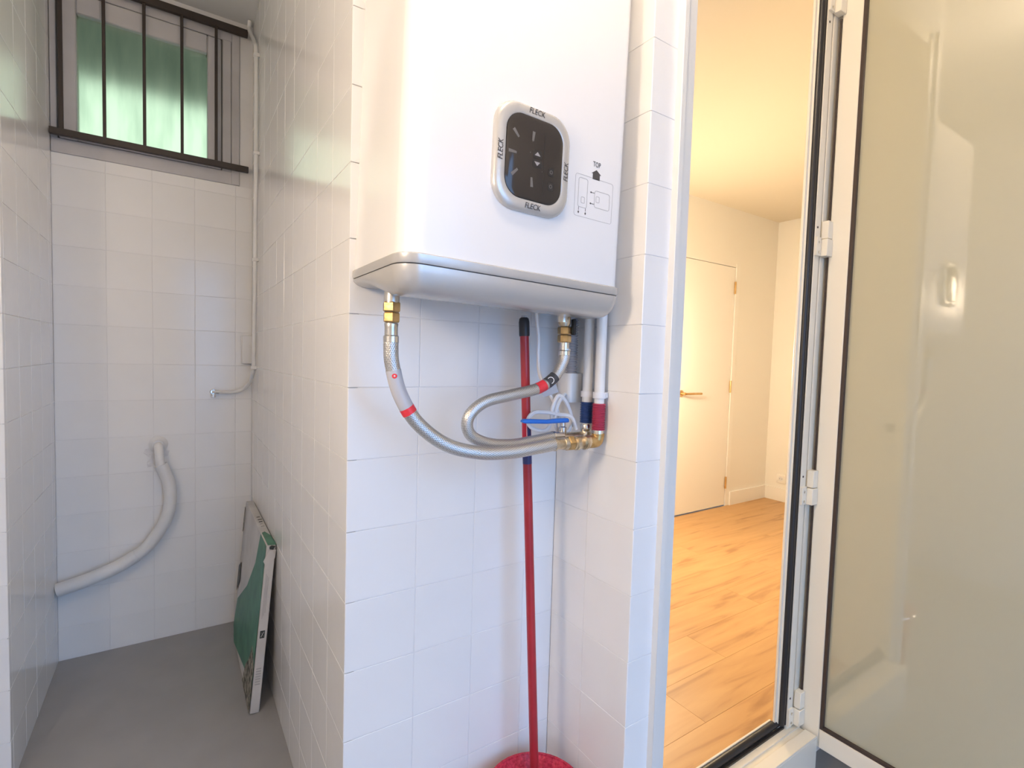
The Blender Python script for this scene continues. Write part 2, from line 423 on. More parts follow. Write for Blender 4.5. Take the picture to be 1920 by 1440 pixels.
struct('wall_room_right', (RX1, RY0, 0), (RX1 + 0.1, RY1 + 0.1, RZ), 'room_wall', 'cream end wall of the inner room with a socket')
struct('wall_room_left', (RX0 - 0.03, RY0, 0), (RX0, RY1, RZ), 'room_wall', 'cream wall of the inner room hidden behind the tiled pillar')
struct('wall_room_front', (1.72, RY0, 0), (RX1, RY0 + 0.02, RZ), 'room_wall', 'cream wall of the inner room beside the doorway')
struct('baseboard_back', (DX1 + 0.05, RY1 - 0.014, FZ), (RX1, RY1, FZ + 0.115), 'room_door', 'white baseboard right of the flush white door', 'baseboard')
struct('baseboard_right', (RX1 - 0.014, RY0 + 0.02, FZ), (RX1, RY1 - 0.014, FZ + 0.115), 'room_door', 'white baseboard under the wall socket', 'baseboard')
d2 = empty('door_2', ((DX0 + DX1) / 2, RY1, FZ), 'flush white inner door with brass lever handle and three hinges', 'door', kind='structure')
def inner_door():
    X, Y, Z = d2.location
    def bx(n, lo, hi, m, p=d2, bev=0.0): return box(n, (lo[0] - X, lo[1] - Y, lo[2] - Z), (hi[0] - X, hi[1] - Y, hi[2] - Z), m, p, bev)
    bx('door_leaf', (DX0 + 0.004, RY1 + 0.004, FZ + 0.007), (DX1 - 0.004, RY1 + 0.04, DZ1 - 0.004), 'room_door', bev=0.002)
    bx('door_jamb', (DX1 + 0.001, RY1 - 0.004, FZ), (DX1 + 0.05, RY1 + 0.01, DZ1 + 0.03), 'room_door', bev=0.001)
    for z in (1.89, 1.067, 0.252):
        tube('hinge', [(DX1 - 0.012 - X, -0.006, z - 0.05 - Z), (DX1 - 0.012 - X, -0.006, z + 0.05 - Z)], 0.008, 'brass_warm', d2, 10, False)
    h = turned('handle', [(0.026, 0), (0.026, 0.008), (0.011, 0.010), (0.011, 0.045), (0.002, 0.046)], (3.262 - X, 0.003, 1.017 - Z), 'brass_warm', d2, rot=(math.pi / 2, 0, 0))
    tube('lever', [(0, 0, 0.045), (0.02, 0, 0.05), (0.07, 0, 0.05), (0.19, 0, 0.05)], 0.009, 'brass_warm', h, 10)
inner_door()
so = empty('wall_socket', (RX1 - 0.001, 2.40, 0.25), 'white wall socket above the baseboard of the inner room', 'socket', rot=(0, -math.pi / 2, 0))
def socket():
    bm = bmesh.new(); loft(bm, [[(x, y, 0) for x, y in rounded(0.08, 0.08, 0.008)], [(x, y, 0.007) for x, y in rounded(0.08, 0.08, 0.008)], [(x, y, 0.009) for x, y in rounded(0.076, 0.076, 0.008)]])
    finish('cover_plate', bm, 'room_door', so, True)
    turned('outlet', [(0.020, 0.0), (0.020, 0.0105), (0.017, 0.0105), (0.016, 0.0095)], (0, 0, 0), 'label_white', so)
    for s in (-1, 1):
        turned('pin_hole', [(0.0028, 0), (0.0028, 0.0108)], (0, 0.0095 * s, 0), 'ink', so, 10)
socket()
rl = empty('pendant_lamp', (2.50, 2.15, RZ), 'lit lamp of the inner room out of view behind the tiled pillar', 'lamp')
def room_lamp():
    turned('canopy', [(0.05, -0.001), (0.045, -0.025), (0.006, -0.03)], (0, 0, 0), 'room_door', rl)
    tube('cord', [(0, 0, -0.02), (0, 0, -1.15)], 0.003, 'room_door', rl, 8, False)
    prof = [(0.11 * math.sin(a), -1.25 + 0.11 * math.cos(a)) for a in [math.pi * k / 12 for k in range(12, -1, -1)]]
    prof[0] = (0.004, prof[0][1]); prof[-1] = (0.004, prof[-1][1])
    turned('shade', prof, (0, 0, 0), 'room_lit', rl)
room_lamp()

# ------------------------------------------------------------------ ceiling globe of the utility space
gl = empty('ceiling_lamp', (0.43, 0.43, ZC), 'lit opal globe on the ceiling above the view', 'lamp')
def globe():
    turned('lamp_base', [(0.06, -0.001), (0.058, -0.02), (0.04, -0.03)], (0, 0, 0), 'paint_white', gl)
    prof = [(0.075 * math.sin(a), -0.095 + 0.075 * math.cos(a)) for a in [math.pi * k / 14 for k in range(14, -1, -1)]]
    prof[0] = (0.003, prof[0][1]); prof[-1] = (0.003, prof[-1][1])
    turned('globe', prof, (0, 0, 0), 'opal_lit', gl)
globe()

wl = empty('added_wall_lamp', (-0.75, 0.45, 1.70), 'unseen round opal lamp added on the left wall to warm the alcove', 'lamp', rot=(0, math.pi / 2, 0))  # unseen lamp added for the warm light on the alcove's right wall
def added_side_lamp():
    turned('lamp_base', [(0.16, 0.001), (0.16, 0.02), (0.15, 0.025)], (0, 0, 0), 'paint_white', wl, 36)
    turned('diffuser', [(0.150, 0.02), (0.147, 0.035), (0.125, 0.052), (0.07, 0.064), (0.004, 0.067)], (0, 0, 0), 'side_lit', wl, 36)
added_side_lamp()

# ------------------------------------------------------------------ doorway frame
tf = empty('trim_1', (1.26, YP, 0), 'white aluminium door frame with black gasket around the doorway', 'door frame', kind='structure')
def door_frame():
    X, Y = 1.26, YP
    def bx(n, lo, hi, m, bev=0.0012): return box(n, (lo[0] - X, lo[1] - Y, lo[2]), (hi[0] - X, hi[1] - Y, hi[2]), m, tf, bev)
    T = 2.44
    # left upright
    bx('frame_lip', (0.914, 0.748, 0.0), (0.929, 0.80, T + 0.03), 'alu_white')
    bx('left_upright', (0.928, 0.757, 0.0), (0.966, 0.862, T + 0.03), 'alu_white')
    bx('strike_plate', (0.9655, 0.795, 1.012), (0.975, 0.815, 1.042), 'black_plastic', 0.0005)
    # right upright: inner edge, gasket bed, ribs with a groove between
    bx('inner_edge', (1.508, 0.783, 0.17), (1.520, 0.790, T), 'alu_cream')
    bx('right_upright', (1.518, 0.778, 0.0), (1.73, 0.796, T + 0.03), 'alu_cream')
    bx('rib', (1.541, 0.764, 0.15), (1.569, 0.80, T), 'alu_cream')
    bx('rib', (1.577, 0.764, 0.15), (1.615, 0.80, T), 'alu_cream')
    # head
    bx('frame_head', (0.94, 0.762, T - 0.03), (1.60, 0.80, T + 0.03), 'alu_cream')
    # gasket: right side, bottom, head
    tube('gasket', [(1.5295 - X, 0.776 - Y, 0.165), (1.5295 - X, 0.776 - Y, T - 0.03)], 0.0105, 'gasket', tf, 12, False)
    bx('gasket', (1.5365, 0.766, 0.165), (1.5405, 0.79, T - 0.03), 'gasket', 0.0)
    tube('gasket', [(0.966 - X, 0.787 - Y, 0.163), (1.538 - X, 0.787 - Y, 0.163)], 0.0105, 'gasket', tf, 12, False)
    bx('gasket', (0.966, 0.770, 0.150), (1.54, 0.778, 0.156), 'gasket', 0.0)
    # threshold
    bx('inner_edge', (0.966, 0.797, 0.10), (1.515, 0.803, 0.171), 'alu_cream')
    bx('threshold', (0.966, 0.700, 0.0), (1.594, 0.797, 0.146), 'alu_cream')
    bx('rib', (0.966, 0.752, 0.14), (1.594, 0.771, 0.151), 'alu_cream')
    bx('rib', (0.966, 0.701, 0.14), (1.594, 0.736, 0.151), 'alu_cream')
    for z in (2.23, 1.655, 0.925, 0.245):
        turned('screw_hole', [(0.0032, 0), (0.0032, 0.0012)], (1.552 - X, 0.7642 - Y, z), 'rubber_brown', tf, 10, rot=(math.pi / 2, 0, 0))
door_frame()

# ------------------------------------------------------------------ open glass door
XD = 1.60
d1 = empty('door_1', (XD, 0.752, 0.115), 'open cream framed door with satin glass on the right', 'door', kind='structure')
def glass_door():
    zb, zt, y0, y1 = 0.115, 2.42, 0.10, 0.752
    g0, g1, gz0, gz1 = 0.165, 0.699, 0.172, 2.36
    def bx(n, lo, hi, m, p=d1, bev=0.0015): return box(n, (lo[0] - XD, lo[1] - 0.752, lo[2] - zb), (hi[0] - XD, hi[1] - 0.752, hi[2] - zb), m, p, bev)
    x0, x1 = XD, XD + 0.045
    bx('hinge_stile', (x0, g1, zb), (x1, y1, zt), 'alu_cream')
    bx('lock_stile', (x0, y0, zb), (x1, g0, zt), 'alu_cream')
    bx('bottom_rail', (x0 + 0.0003, g0, zb), (x1, g1, gz0), 'alu_cream')
    bx('top_rail', (x0 + 0.0003, g0, gz1), (x1, g1, zt), 'alu_cream')
    bx('glass_pane', (x0 + 0.012, g0 - 0.01, gz0 - 0.01), (x0 + 0.018, g1 + 0.01, gz1 + 0.01), 'satin_glass', bev=0)
    for lo, hi in (((g1 - 0.009, gz0), (g1, gz1)), ((g0, gz0), (g0 + 0.009, gz1)), ((g0 + 0.009, gz0), (g1 - 0.009, gz0 + 0.009)), ((g0 + 0.009, gz1 - 0.009), (g1 - 0.009, gz1))):
        bx('glazing_gasket', (x0 + 0.001, lo[0], lo[1]), (x0 + 0.013, hi[0], hi[1]), 'rubber_brown', bev=0.0006)
    # black seal between leaf and frame
    for a, b in ((0.19, 0.835), (0.935, 1.575), (1.67, 2.25)):
        bx('edge_seal', (x0 - 0.0035, y1 + 0.0005, a), (x0 + 0.001, y1 + 0.005, b), 'rubber_brown', bev=0)
    for z in (2.285, 1.60, 0.868, 0.188):
        h = bx('hinge', (1.542, 0.758, z - 0.027), (1.566, 0.765, z + 0.027), 'alu_cream', bev=0.0012)
        bx('knuckle', (1.568, 0.742, z - 0.027), (1.5995, 0.764, z + 0.022), 'alu_cream', h, 0.0015)
        bx('knuckle', (1.574, 0.744, z + 0.024), (1.5995, 0.764, z + 0.075), 'alu_cream', h, 0.0015)
        for dz in (-0.017, 0.012):
            o = turned('screw', [(0.0042, 0), (0.0042, 0.001), (0.002, 0.0016)], (1.554 - XD, 0.758 - 0.752, z + dz - zb), 'nickel', h, 12, rot=(math.pi / 2, 0, 0))
    # lever handle on the lock stile, beyond the right edge of the view
    hd = turned('door_handle', [(0.016, 0), (0.016, 0.006), (0.009, 0.008), (0.009, 0.035)], (0, 0.13 - 0.752, 1.05 - zb), 'alu_cream', d1, rot=(0, -math.pi / 2, 0))
glass_door()

# ------------------------------------------------------------------ high window and its grille
w1 = empty('window_1', ((WX0 + WX1) / 2, YF, WZ0), 'high white framed window with green tinted frosted pane', 'window', kind='structure')
def window():
    X, Z = w1.location.x, w1.location.z
    def bx(n, lo, hi, m, p=w1, bev=0.002): return box(n, (lo[0] - X, lo[1] - YF, lo[2] - Z), (hi[0] - X, hi[1] - YF, hi[2] - Z), m, p, bev)
    # outer frame
    bx('frame_bottom', (WX0 + 0.001, 2.596, WZ0), (WX1, 2.68, 2.032), 'pvc_frame')
    bx('frame_top', (WX0 + 0.001, 2.596, 2.585), (WX1, 2.68, WZ1), 'pvc_frame')
    bx('frame_side', (WX0 + 0.001, 2.5965, 2.03), (-0.368, 2.68, 2.587), 'pvc_frame')
    bx('frame_side', (0.174, 2.5965, 2.03), (0.208, 2.68, 2.587), 'pvc_frame')
    bx('frame_cover', (0.209, 2.592, WZ0 + 0.001), (WX1 - 0.001, 2.66, WZ1 - 0.001), 'pvc_frame')
    # dark joint around the sash
    for lo, hi in (((-0.3675, 2.03), (-0.3635, 2.587)), ((0.1695, 2.03), (0.1735, 2.587)), ((-0.3675, 2.581), (0.1735, 2.5845))):
        bx('sash_joint', (lo[0], 2.598, lo[1]), (hi[0], 2.66, hi[1]), 'dark_line', bev=0)
    # sash
    for n, lo, hi in (('sash_side', (-0.363, 2.034), (-0.309, 2.580)), ('sash_side', (0.118, 2.034), (0.169, 2.580)), ('sash_top', (-0.309, 2.505), (0.118, 2.580)), ('sash_bottom', (-0.309, 2.034), (0.118, 2.058))):
        bx(n, (lo[0], 2.588, lo[1]), (hi[0], 2.65, hi[1]), 'pvc_frame', bev=0.004)
    bx('glass_pane', (-0.312, 2.61, 2.05), (0.121, 2.614, 2.51), 'window_film', bev=0)
window()
wg = empty('window_grille', ((XL + XW) / 2, 2.565, 2.04), 'dark brown iron security bars in front of the high window', 'grille')
def grille():
    X, Y, Z = wg.location
    def bx(n, lo, hi): return box(n, (lo[0] - X, lo[1] - Y, lo[2] - Z), (hi[0] - X, hi[1] - Y, hi[2] - Z), 'iron_brown', wg, 0.001)
    bx('bottom_rail', (-0.386, 2.555, 2.033), (0.272, 2.575, 2.057))
    bx('top_rail', (-0.386, 2.555, 2.61), (0.268, 2.575, 2.638))
    for x, r in ((-0.352, 0.0065), (-0.225, 0.0055), (-0.099, 0.0055), (0.027, 0.0055), (0.149, 0.0055)):
        bx('bar', (x - r, 2.5605, 2.05), (x + r, 2.5705, 2.615))
grille()

# ------------------------------------------------------------------ water heater
TILT = math.radians(1.45)
HX, HZ = 0.5425, 1.350
wh = empty('water_heater', (HX, YB, HZ), 'white wall water heater with silver base and dark control panel', 'water heater', rot=(0, TILT, 0))
HW, HD = 0.489, 0.262
def hz_ring(inset, z, r=0.024, zf=None, n=8, m=8):
    # plan outline from the left back corner round the front: y = 0 at the wall, -HD at the front
    w, d = (HW - 2 * inset) / 2, HD - inset
    def side(r):
        r = max(0.006, r - inset * 0.3); q = [(-w, -(d - r) * k / m) for k in range(m)]
        for k in range(n + 1):
            a = math.pi / 2 * k / n; q.append((-w + r - r * math.cos(a), -(d - r) - r * math.sin(a)))
        return q
    pts = side(r * 1.7) + [(-x, y) for x, y in reversed(side(r))]
    return [(x, y, z if zf is None else zf(y, z)) for x, y in pts]
def mirror_cap(bm, ring):
    v = [bm.verts.new(p) for p in ring]; n = len(v)
    for i in range(n // 2 - 1): bm.faces.new((v[i], v[i + 1], v[n - 2 - i], v[n - 1 - i]))
def heater():
    ZT = 0.062
    bm = bmesh.new()
    loft(bm, [hz_ring(0.004, ZT - 0.004), hz_ring(0.0035, ZT), hz_ring(0.0035, 0.86), hz_ring(0.012, 0.875), hz_ring(0.035, 0.882)])
    finish('body', bm, 'heater_white', wh, True)
    bm = bmesh.new()
    loft(bm, [hz_ring(0.0, ZT - 0.017), hz_ring(-0.0015, ZT - 0.014), hz_ring(-0.0015, ZT - 0.002), hz_ring(0.001, ZT)])
    cb = finish('base_band', bm, 'silver_plastic', wh, True)
    bm = bmesh.new(); loft(bm, [hz_ring(0.003, ZT - 0.0205), hz_ring(0.003, ZT - 0.016)])
    finish('seam', bm, 'dark_line', cb)
    # lower shell: drops at the front, rises to a thin edge at the wall
    def zfun(y, z):
        t = min(1.0, max(0.0, (-y - 0.03) / 0.17)); t = t * t * (3 - 2 * t)
        return (ZT - 0.019) - ((ZT - 0.019) - z) * (0.30 + 0.70 * t)
    rings = []
    for k in range(9):
        a = math.pi / 2 * k / 8
        rings.append(hz_ring(0.0295 * (1 - math.cos(a)), ZT - 0.019 - 0.046 * math.sin(a), zf=zfun))
    bm = bmesh.new(); loft(bm, rings, True, False); mirror_cap(bm, rings[-1])
    finish('base_shell', bm, 'silver_plastic', wh, True)
    # outlet stubs and fittings
    for xs, ys in ((-0.2135, -0.142), (0.1795, -0.150)):
        bm = bmesh.new(); lathe(bm, [(0.014, 0.03), (0.014, -0.012)], 20, (xs, ys, 0)); finish('outlet', bm, 'nickel', wh, True)
    yf = -HD + 0.0035
    # control panel
    px, pz = -0.002, 0.262
    pw, ph = 0.168, 0.190
    cp = bpy.data.objects.new('control_panel', None)
    def face(ring, d): return [(px + x, yf - d, pz + z) for x, z in ring]
    bm = bmesh.new(); O = lambda i, d, r: face(rounded(pw - 2 * i, ph - 2 * i, r, 8), d)
    loft(bm, [O(0, -0.002, 0.046), O(0, 0.004, 0.046), O(0.002, 0.0085, 0.045), O(0.006, 0.011, 0.043), O(0.018, 0.0125, 0.036), O(0.0205, 0.0115, 0.034), O(0.022, 0.006, 0.033)], True, True)
    bz = finish('bezel', bm, 'silver_plastic', wh, True); bz['label'] = 'brushed silver rounded bezel'
    bm = bmesh.new(); loft(bm, [O(0.0205, 0.005, 0.033), O(0.0215, 0.0125, 0.032), O(0.026, 0.0140, 0.029)])
    sc = finish('display', bm, 'panel_glass', bz, True); sc['label'] = 'dark glossy touch display'
    yd = yf - 0.0140
    def plate(n, pts, m, d=0.0003):
        bm = bmesh.new(); loft(bm, [[(px + u, yd + 0.0002, pz + v) for u, v in pts], [(px + u, yd - d, pz + v) for u, v in pts]]); return finish(n, bm, m, bz)
    def dash(cx, cz, ang, L=0.017, w=0.004):
        c, s = math.cos(ang), math.sin(ang)
        return [(cx + c * a - s * b, cz + s * a + c * b) for a, b in ((-L / 2, -w / 2), (L / 2, -w * 0.75), (L / 2, w * 0.75), (-L / 2, w / 2))]
    for deg, R in ((135, 0.048), (85, 0.038), (180, 0.040), (225, 0.048), (275, 0.044)):
        a = math.radians(deg); plate('level_mark', dash(-0.010 + R * math.cos(a), 0.002 + R * math.sin(a), a), 'panel_mark')
    for s in (1, -1):
        zc = 0.002 + 0.0085 * s
        plate('button_pad', [(0.004 + x, zc + z) for x, z in rounded(0.020, 0.0145, 0.003, 3)], 'panel_button', 0.0003)
        t = [(-0.0025, -0.003 * s), (0.0105, -0.003 * s), (0.004, 0.004 * s)]
        plate('arrow', [(x, zc + z) for x, z in (t if s > 0 else t[::-1])], 'panel_arrow', 0.0006)
    for z in (-0.014, -0.040):
        plate('button_pad', [(0.037 + x, z + v) for x, v in rounded(0.013, 0.015, 0.003, 3)], 'panel_button')
        bm = bmesh.new(); ring = lambda r, d: [(px + 0.037 + r * math.cos(t * math.pi / 8), yd - d, pz + z + r * math.sin(t * math.pi / 8)) for t in range(16)]
        loft(bm, [ring(0.0035, 0.0002), ring(0.0035, 0.0006), ring(0.0024, 0.0006), ring(0.0024, 0.0002)], False, False); finish('button_symbol', bm, 'panel_mark', bz)
    plate('divider', [(0.0185, -0.058), (0.0191, -0.058), (0.0191, 0.052), (0.0185, 0.052)], 'panel_button')
    for x, z in ((-0.008, 0.030), (-0.004, 0.016), (0.016, -0.018), (-0.012, 0.010)):
        plate('speck', [(x + 0.0007 * math.cos(k), z + 0.0007 * math.sin(k)) for k in (0, 1.57, 3.14, 4.71)], 'panel_mark')
    # lettering on the four sides of the bezel
    me = text_mesh('FLECK', 0.0145, shear=0.18, bold=0.0001); me.materials.append(M('ink'))
    for (x, z, rot, t) in ((0, -ph / 2 + 0.0105, 0, 0), (0, ph / 2 - 0.0105, 0, 0), (-pw / 2 + 0.0105, 0, math.pi / 2, 0), (pw / 2 - 0.0105, -0.004, math.pi / 2, 0)):
        o = link('lettering', me, None, bz)
        o.matrix_local = Matrix.Translation((px + x, yf - 0.0122, pz + z)) @ Matrix.Rotation(math.pi / 2, 4, 'X') @ Matrix.Rotation(rot, 4, 'Z') @ Matrix.Scale(0.86, 4, (1, 0, 0))
    # printed mounting diagram
    def pr(n, pts, m='ink_soft'):
        bm = bmesh.new(); loft(bm, [[(u, yf + 0.0002, v) for u, v in pts], [(u, yf - 0.0003, v) for u, v in pts]]); return finish(n, bm, m, wh)
    def outline(n, cx, cz, w, h, r, t, m='ink_soft'):
        bm = bmesh.new(); a = rounded(w, h, r, 4); b = rounded(w - 2 * t, h - 2 * t, max(0.0006, r - t), 4)
        f = lambda R, d: [(cx + x, yf - d, cz + z) for x, z in R]
        loft(bm, [f(a, -0.0002), f(a, 0.0003), f(b, 0.0003), f(b, -0.0002)], False, False); return finish(n, bm, m, wh)
    cx, cz = 0.156, 0.229
    outline('printed_frame', cx, cz, 0.101, 0.082, 0.005, 0.0006)
    outline('printed_tank', cx - 0.030, cz + 0.006, 0.024, 0.058, 0.005, 0.0009)
    outline('printed_tank', cx + 0.022, cz + 0.001, 0.042, 0.034, 0.005, 0.0009)
    outline('printed_square', cx - 0.029, cz - 0.008, 0.0095, 0.0125, 0.002, 0.0008)
    outline('printed_square', cx + 0.010, cz + 0.001, 0.0095, 0.0125, 0.002, 0.0008)
    ax, az = cx + 0.003, cz + 0.041
    pr('printed_arrow', [(ax - 0.0095, az - 0.002), (ax + 0.0095, az - 0.002), (ax + 0.0095, az + 0.009), (ax + 0.013, az + 0.009), (ax, az + 0.0175), (ax - 0.013, az + 0.009), (ax - 0.0095, az + 0.009)], 'ink')
    for sx in (-1, 1):
        x = cx - 0.030 + 0.009 * sx
        pr('printed_stub', [(x - 0.0005, cz - 0.029), (x + 0.0005, cz - 0.029), (x + 0.0005, cz - 0.023), (x - 0.0005, cz - 0.023)], 'ink')
        pr('printed_tip', [(x - 0.002, cz - 0.033), (x, cz - 0.036), (x + 0.002, cz - 0.033), (x, cz - 0.030)], 'ink')
        z = cz + 0.001 + 0.011 * sx
        pr('printed_stub', [(cx - 0.006, z - 0.0005), (cx + 0.001, z - 0.0005), (cx + 0.001, z + 0.0005), (cx - 0.006, z + 0.0005)], 'ink')
        pr('printed_tip', [(cx - 0.011, z), (cx - 0.0085, z - 0.002), (cx - 0.006, z), (cx - 0.0085, z + 0.002)], 'ink')
    me = text_mesh('TOP', 0.0145); me.materials.append(M('ink'))
    o = link('lettering', me, None, wh)
    o.matrix_local = Matrix.Translation((ax, yf - 0.0003, az + 0.0275)) @ Matrix.Rotation(math.pi / 2, 4, 'X') @ Matrix.Scale(0.72, 4, (1, 0, 0))
    # wall bracket strip that carries the tank
    box('wall_bracket', (-0.18, -0.004, 0.80), (0.18, 0.0, 0.84), 'nickel', wh)
heater()

# ------------------------------------------------------------------ plumbing under the heater
def hexnut(name, loc, r, h, mat, parent, axis='Z'):
    bm = bmesh.new(); rings = []
    for rr, z in ((r * 0.9, 0), (r, h * 0.12), (r, h * 0.88), (r * 0.9, h)):
        rings.append([(rr * math.cos(math.pi / 3 * k + 0.3), rr * math.sin(math.pi / 3 * k + 0.3), z) for k in range(6)])
    loft(bm, rings)
    rot = {'Z': (0, 0, 0), 'X': (0, math.pi / 2, 0)}[axis]
    return finish(name, bm, mat, parent, False, loc, rot)

h1 = empty('braided_hose', (0.329, 0.90, 1.33), 'long braided steel hose curving from the left outlet to the brass elbow', 'hose', group='braided hoses under the heater')
def hose_a():
    B = h1.location
    def P(*q): return [Vector(p) - B for p in q]
    hexnut('nut', Vector((0.329, 0.90, 1.328)) - B, 0.0165, 0.018, 'brass', h1)
    hexnut('nut', Vector((0.329, 0.90, 1.309)) - B, 0.0155, 0.018, 'brass', h1)
    turned('ferrule', [(0.0118, 0.036), (0.0128, 0.034), (0.012, 0.028), (0.012, 0.014), (0.0142, 0.012), (0.0142, 0.001), (0.012, 0)], Vector((0.329, 0.90, 1.272)) - B, 'nickel', h1, 20)
    main = P((0.329, 0.90, 1.276), (0.329, 0.90, 1.262), (0.332, 0.90, 1.232), (0.348, 0.898, 1.176), (0.383, 0.894, 1.121), (0.441, 0.886, 1.078), (0.510, 0.876, 1.059), (0.578, 0.870, 1.056), (0.640, 0.866, 1.061), (0.690, 0.864, 1.066))
    tube('hose', main, 0.0137, 'braid', h1, 20)
    # clear label with red marks
    sp = spline(main, 10)
    lab = sp[22:36]
    bm = bmesh.new(); sweep(bm, lab, 0.0142, 20, False); finish('label', bm, 'label_clear', h1, True)['label'] = 'clear plastic label sleeve'
    bm = bmesh.new(); sweep(bm, sp[34:37], 0.0145, 20, False); finish('label_band', bm, 'label_bright_red', h1, True)
    d = (CAM - B - sp[24]).normalized(); c = sp[24] + d * 0.0139
    q = d.to_track_quat('Z', 'Y').to_matrix()
    bm = bmesh.new(); loft(bm, [[c + q @ Vector((0.0048 * math.cos(t), 0.0048 * math.sin(t), 0)) for t in [k * math.pi / 8 for k in range(16)]], [c + q @ Vector((0.0042 * math.cos(t), 0.0042 * math.sin(t), 0.0006)) for t in [k * math.pi / 8 for k in range(16)]]])
    finish('label_mark', bm, 'label_bright_red', h1)
    bm = bmesh.new(); loft(bm, [[c + q @ Vector((0.0018 * math.cos(t), 0.0018 * math.sin(t), 0)) for t in [k * math.pi / 6 for k in range(12)]], [c + q @ Vector((0.0016 * math.cos(t), 0.0016 * math.sin(t), 0.001)) for t in [k * math.pi / 6 for k in range(12)]]])
    finish('label_mark', bm, 'label_white', h1)
    o = turned('ferrule', [(0.0146, 0), (0.0146, 0.004), (0.0125, 0.005), (0.0125, 0.026), (0.014, 0.027), (0.014, 0.030)], Vector((0.686, 0.864, 1.0657)) - B, 'brass_pale', h1, 20, rot=(0, math.pi / 2, 0))
hose_a()
h2 = empty('braided_hose', (0.722, 0.892, 1.33), 'looped braided steel hose from the right outlet with red and black label', 'hose', group='braided hoses under the heater')
def hose_b():
    B = h2.location
    def P(*q): return [Vector(p) - B for p in q]
    Y = 0.892; k = Y / 0.92
    turned('valve_body', [(0.0125, 0.05), (0.0125, 0.030), (0.0105, 0.026), (0.0145, 0.018), (0.0145, 0.008), (0.011, 0.0)], Vector((0.728, Y, 1.325)) - B, 'brass_pale', h2, 16)
    box('valve_handle', Vector((0.741, Y - 0.018, 1.306)) - B, Vector((0.749, Y - 0.006, 1.342)) - B, 'black_plastic', h2, 0.002)
    hexnut('nut', Vector((0.729, Y, 1.307)) - B, 0.0155, 0.017, 'brass', h2)
    hexnut('nut', Vector((0.729, Y, 1.289)) - B, 0.0155, 0.017, 'brass', h2)
    turned('ferrule', [(0.011, 0.030), (0.0115, 0.012), (0.0138, 0.010), (0.0138, 0.001), (0.012, 0)], Vector((0.730, Y, 1.260)) - B, 'nickel', h2, 20)
    raw = [(0.756, 1.276), (0.754, 1.258), (0.747, 1.240), (0.727, 1.211), (0.682, 1.185), (0.611, 1.171), (0.546, 1.158), (0.510, 1.134), (0.502, 1.107), (0.518, 1.083), (0.560, 1.067), (0.615, 1.062), (0.672, 1.066), (0.725, 1.072)]
    pts = []
    for i, (x, z) in enumerate(raw):
        yy = Y + (0.018 * max(0, i - 5) / 8)
        kk = yy / 0.92
        pts.append((x * kk, yy, 1.25 + (z - 1.25) * kk))
    main = P(*pts)
    tube('hose', main, 0.0122, 'braid', h2, 20)
    sp = spline(main, 10)
    bm = bmesh.new(); sweep(bm, sp[30:37], 0.0128, 20, False); finish('label', bm, 'label_dark', h2, True)['label'] = 'dark label band'
    bm = bmesh.new(); sweep(bm, sp[37:42], 0.0127, 20, False); finish('label', bm, 'label_bright_red', h2, True)['label'] = 'bright red label band'
    d = (CAM - B - sp[33]).normalized(); c = sp[33] + d * 0.0126; q = d.to_track_quat('Z', 'Y').to_matrix()
    ring = lambda r, w: [c + q @ Vector((r * math.cos(t), r * math.sin(t), w)) for t in [kk * math.pi / 10 for kk in range(20)]]
    bm = bmesh.new(); loft(bm, [ring(0.0078, 0), ring(0.0078, 0.0012), ring(0.0062, 0.0012), ring(0.0062, 0)], False, False); finish('label_ring', bm, 'label_white', h2)
    # paper tag hanging below the label
    a = sp[31] + Vector((0.006, 0, -0.010)); b = sp[39] + Vector((0.004, 0, -0.012)); e = Vector((0.012, 0.002, -0.022))
    bm = bmesh.new(); th = Vector((0, 0.0006, 0))
    loft(bm, [[a, b, b + e * 0.5, a + e], [a + th, b + th, b + e * 0.5 + th, a + e + th]]); finish('paper_tag', bm, 'label_clear', h2)
    bm = bmesh.new()
    o = turned('ferrule', [(0.0132, 0), (0.0132, 0.006), (0.0112, 0.008), (0.0112, 0.03)], Vector(pts[-1]) - B, 'nickel', h2, 18, rot=(0, math.pi / 2, 0))
hose_b()

PX, PY1, PY2 = 0.8185, 0.909, 0.867
p1 = empty('water_pipe', (PX, PY1, 1.09), 'white water pipe with dark blue ribbed sleeve under the heater', 'pipe', group='white water pipes beside the niche wall')
p2 = empty('water_pipe', (PX, PY2, 1.05), 'white water pipe with red ribbed sleeve and brass elbow', 'pipe', group='white water pipes beside the niche wall')
def pipe(root, y, mat, z0, z1):
    B = root.location
    V = lambda *p: Vector(p) - B
    tube('pipe', [V(PX, y, z0 - 0.004), V(PX, y, ZC - 0.001)], 0.0118, 'pvc_pipe', root, 20, False)
    ribbed('sleeve', V(PX, y, z0), V(PX, y, z1), 0.0145, mat, root)
    # clip to the side wall
    box('clip', V(PX + 0.010, y - 0.010, z1 + 0.012), V(XC, y + 0.010, z1 + 0.026), 'label_white', root, 0.002)
    bm = bmesh.new(); lathe(bm, [(0.0150, 0), (0.0150, 0.014), (0.0122, 0.014), (0.0122, 0)], 20, V(PX, y, z1 + 0.012), False); finish('clip_ring', bm, 'label_white', root, True)
pipe(p1, PY1, 'blue_sleeve', 1.102, 1.152); pipe(p2, PY2, 'red_sleeve', 1.090, 1.152)
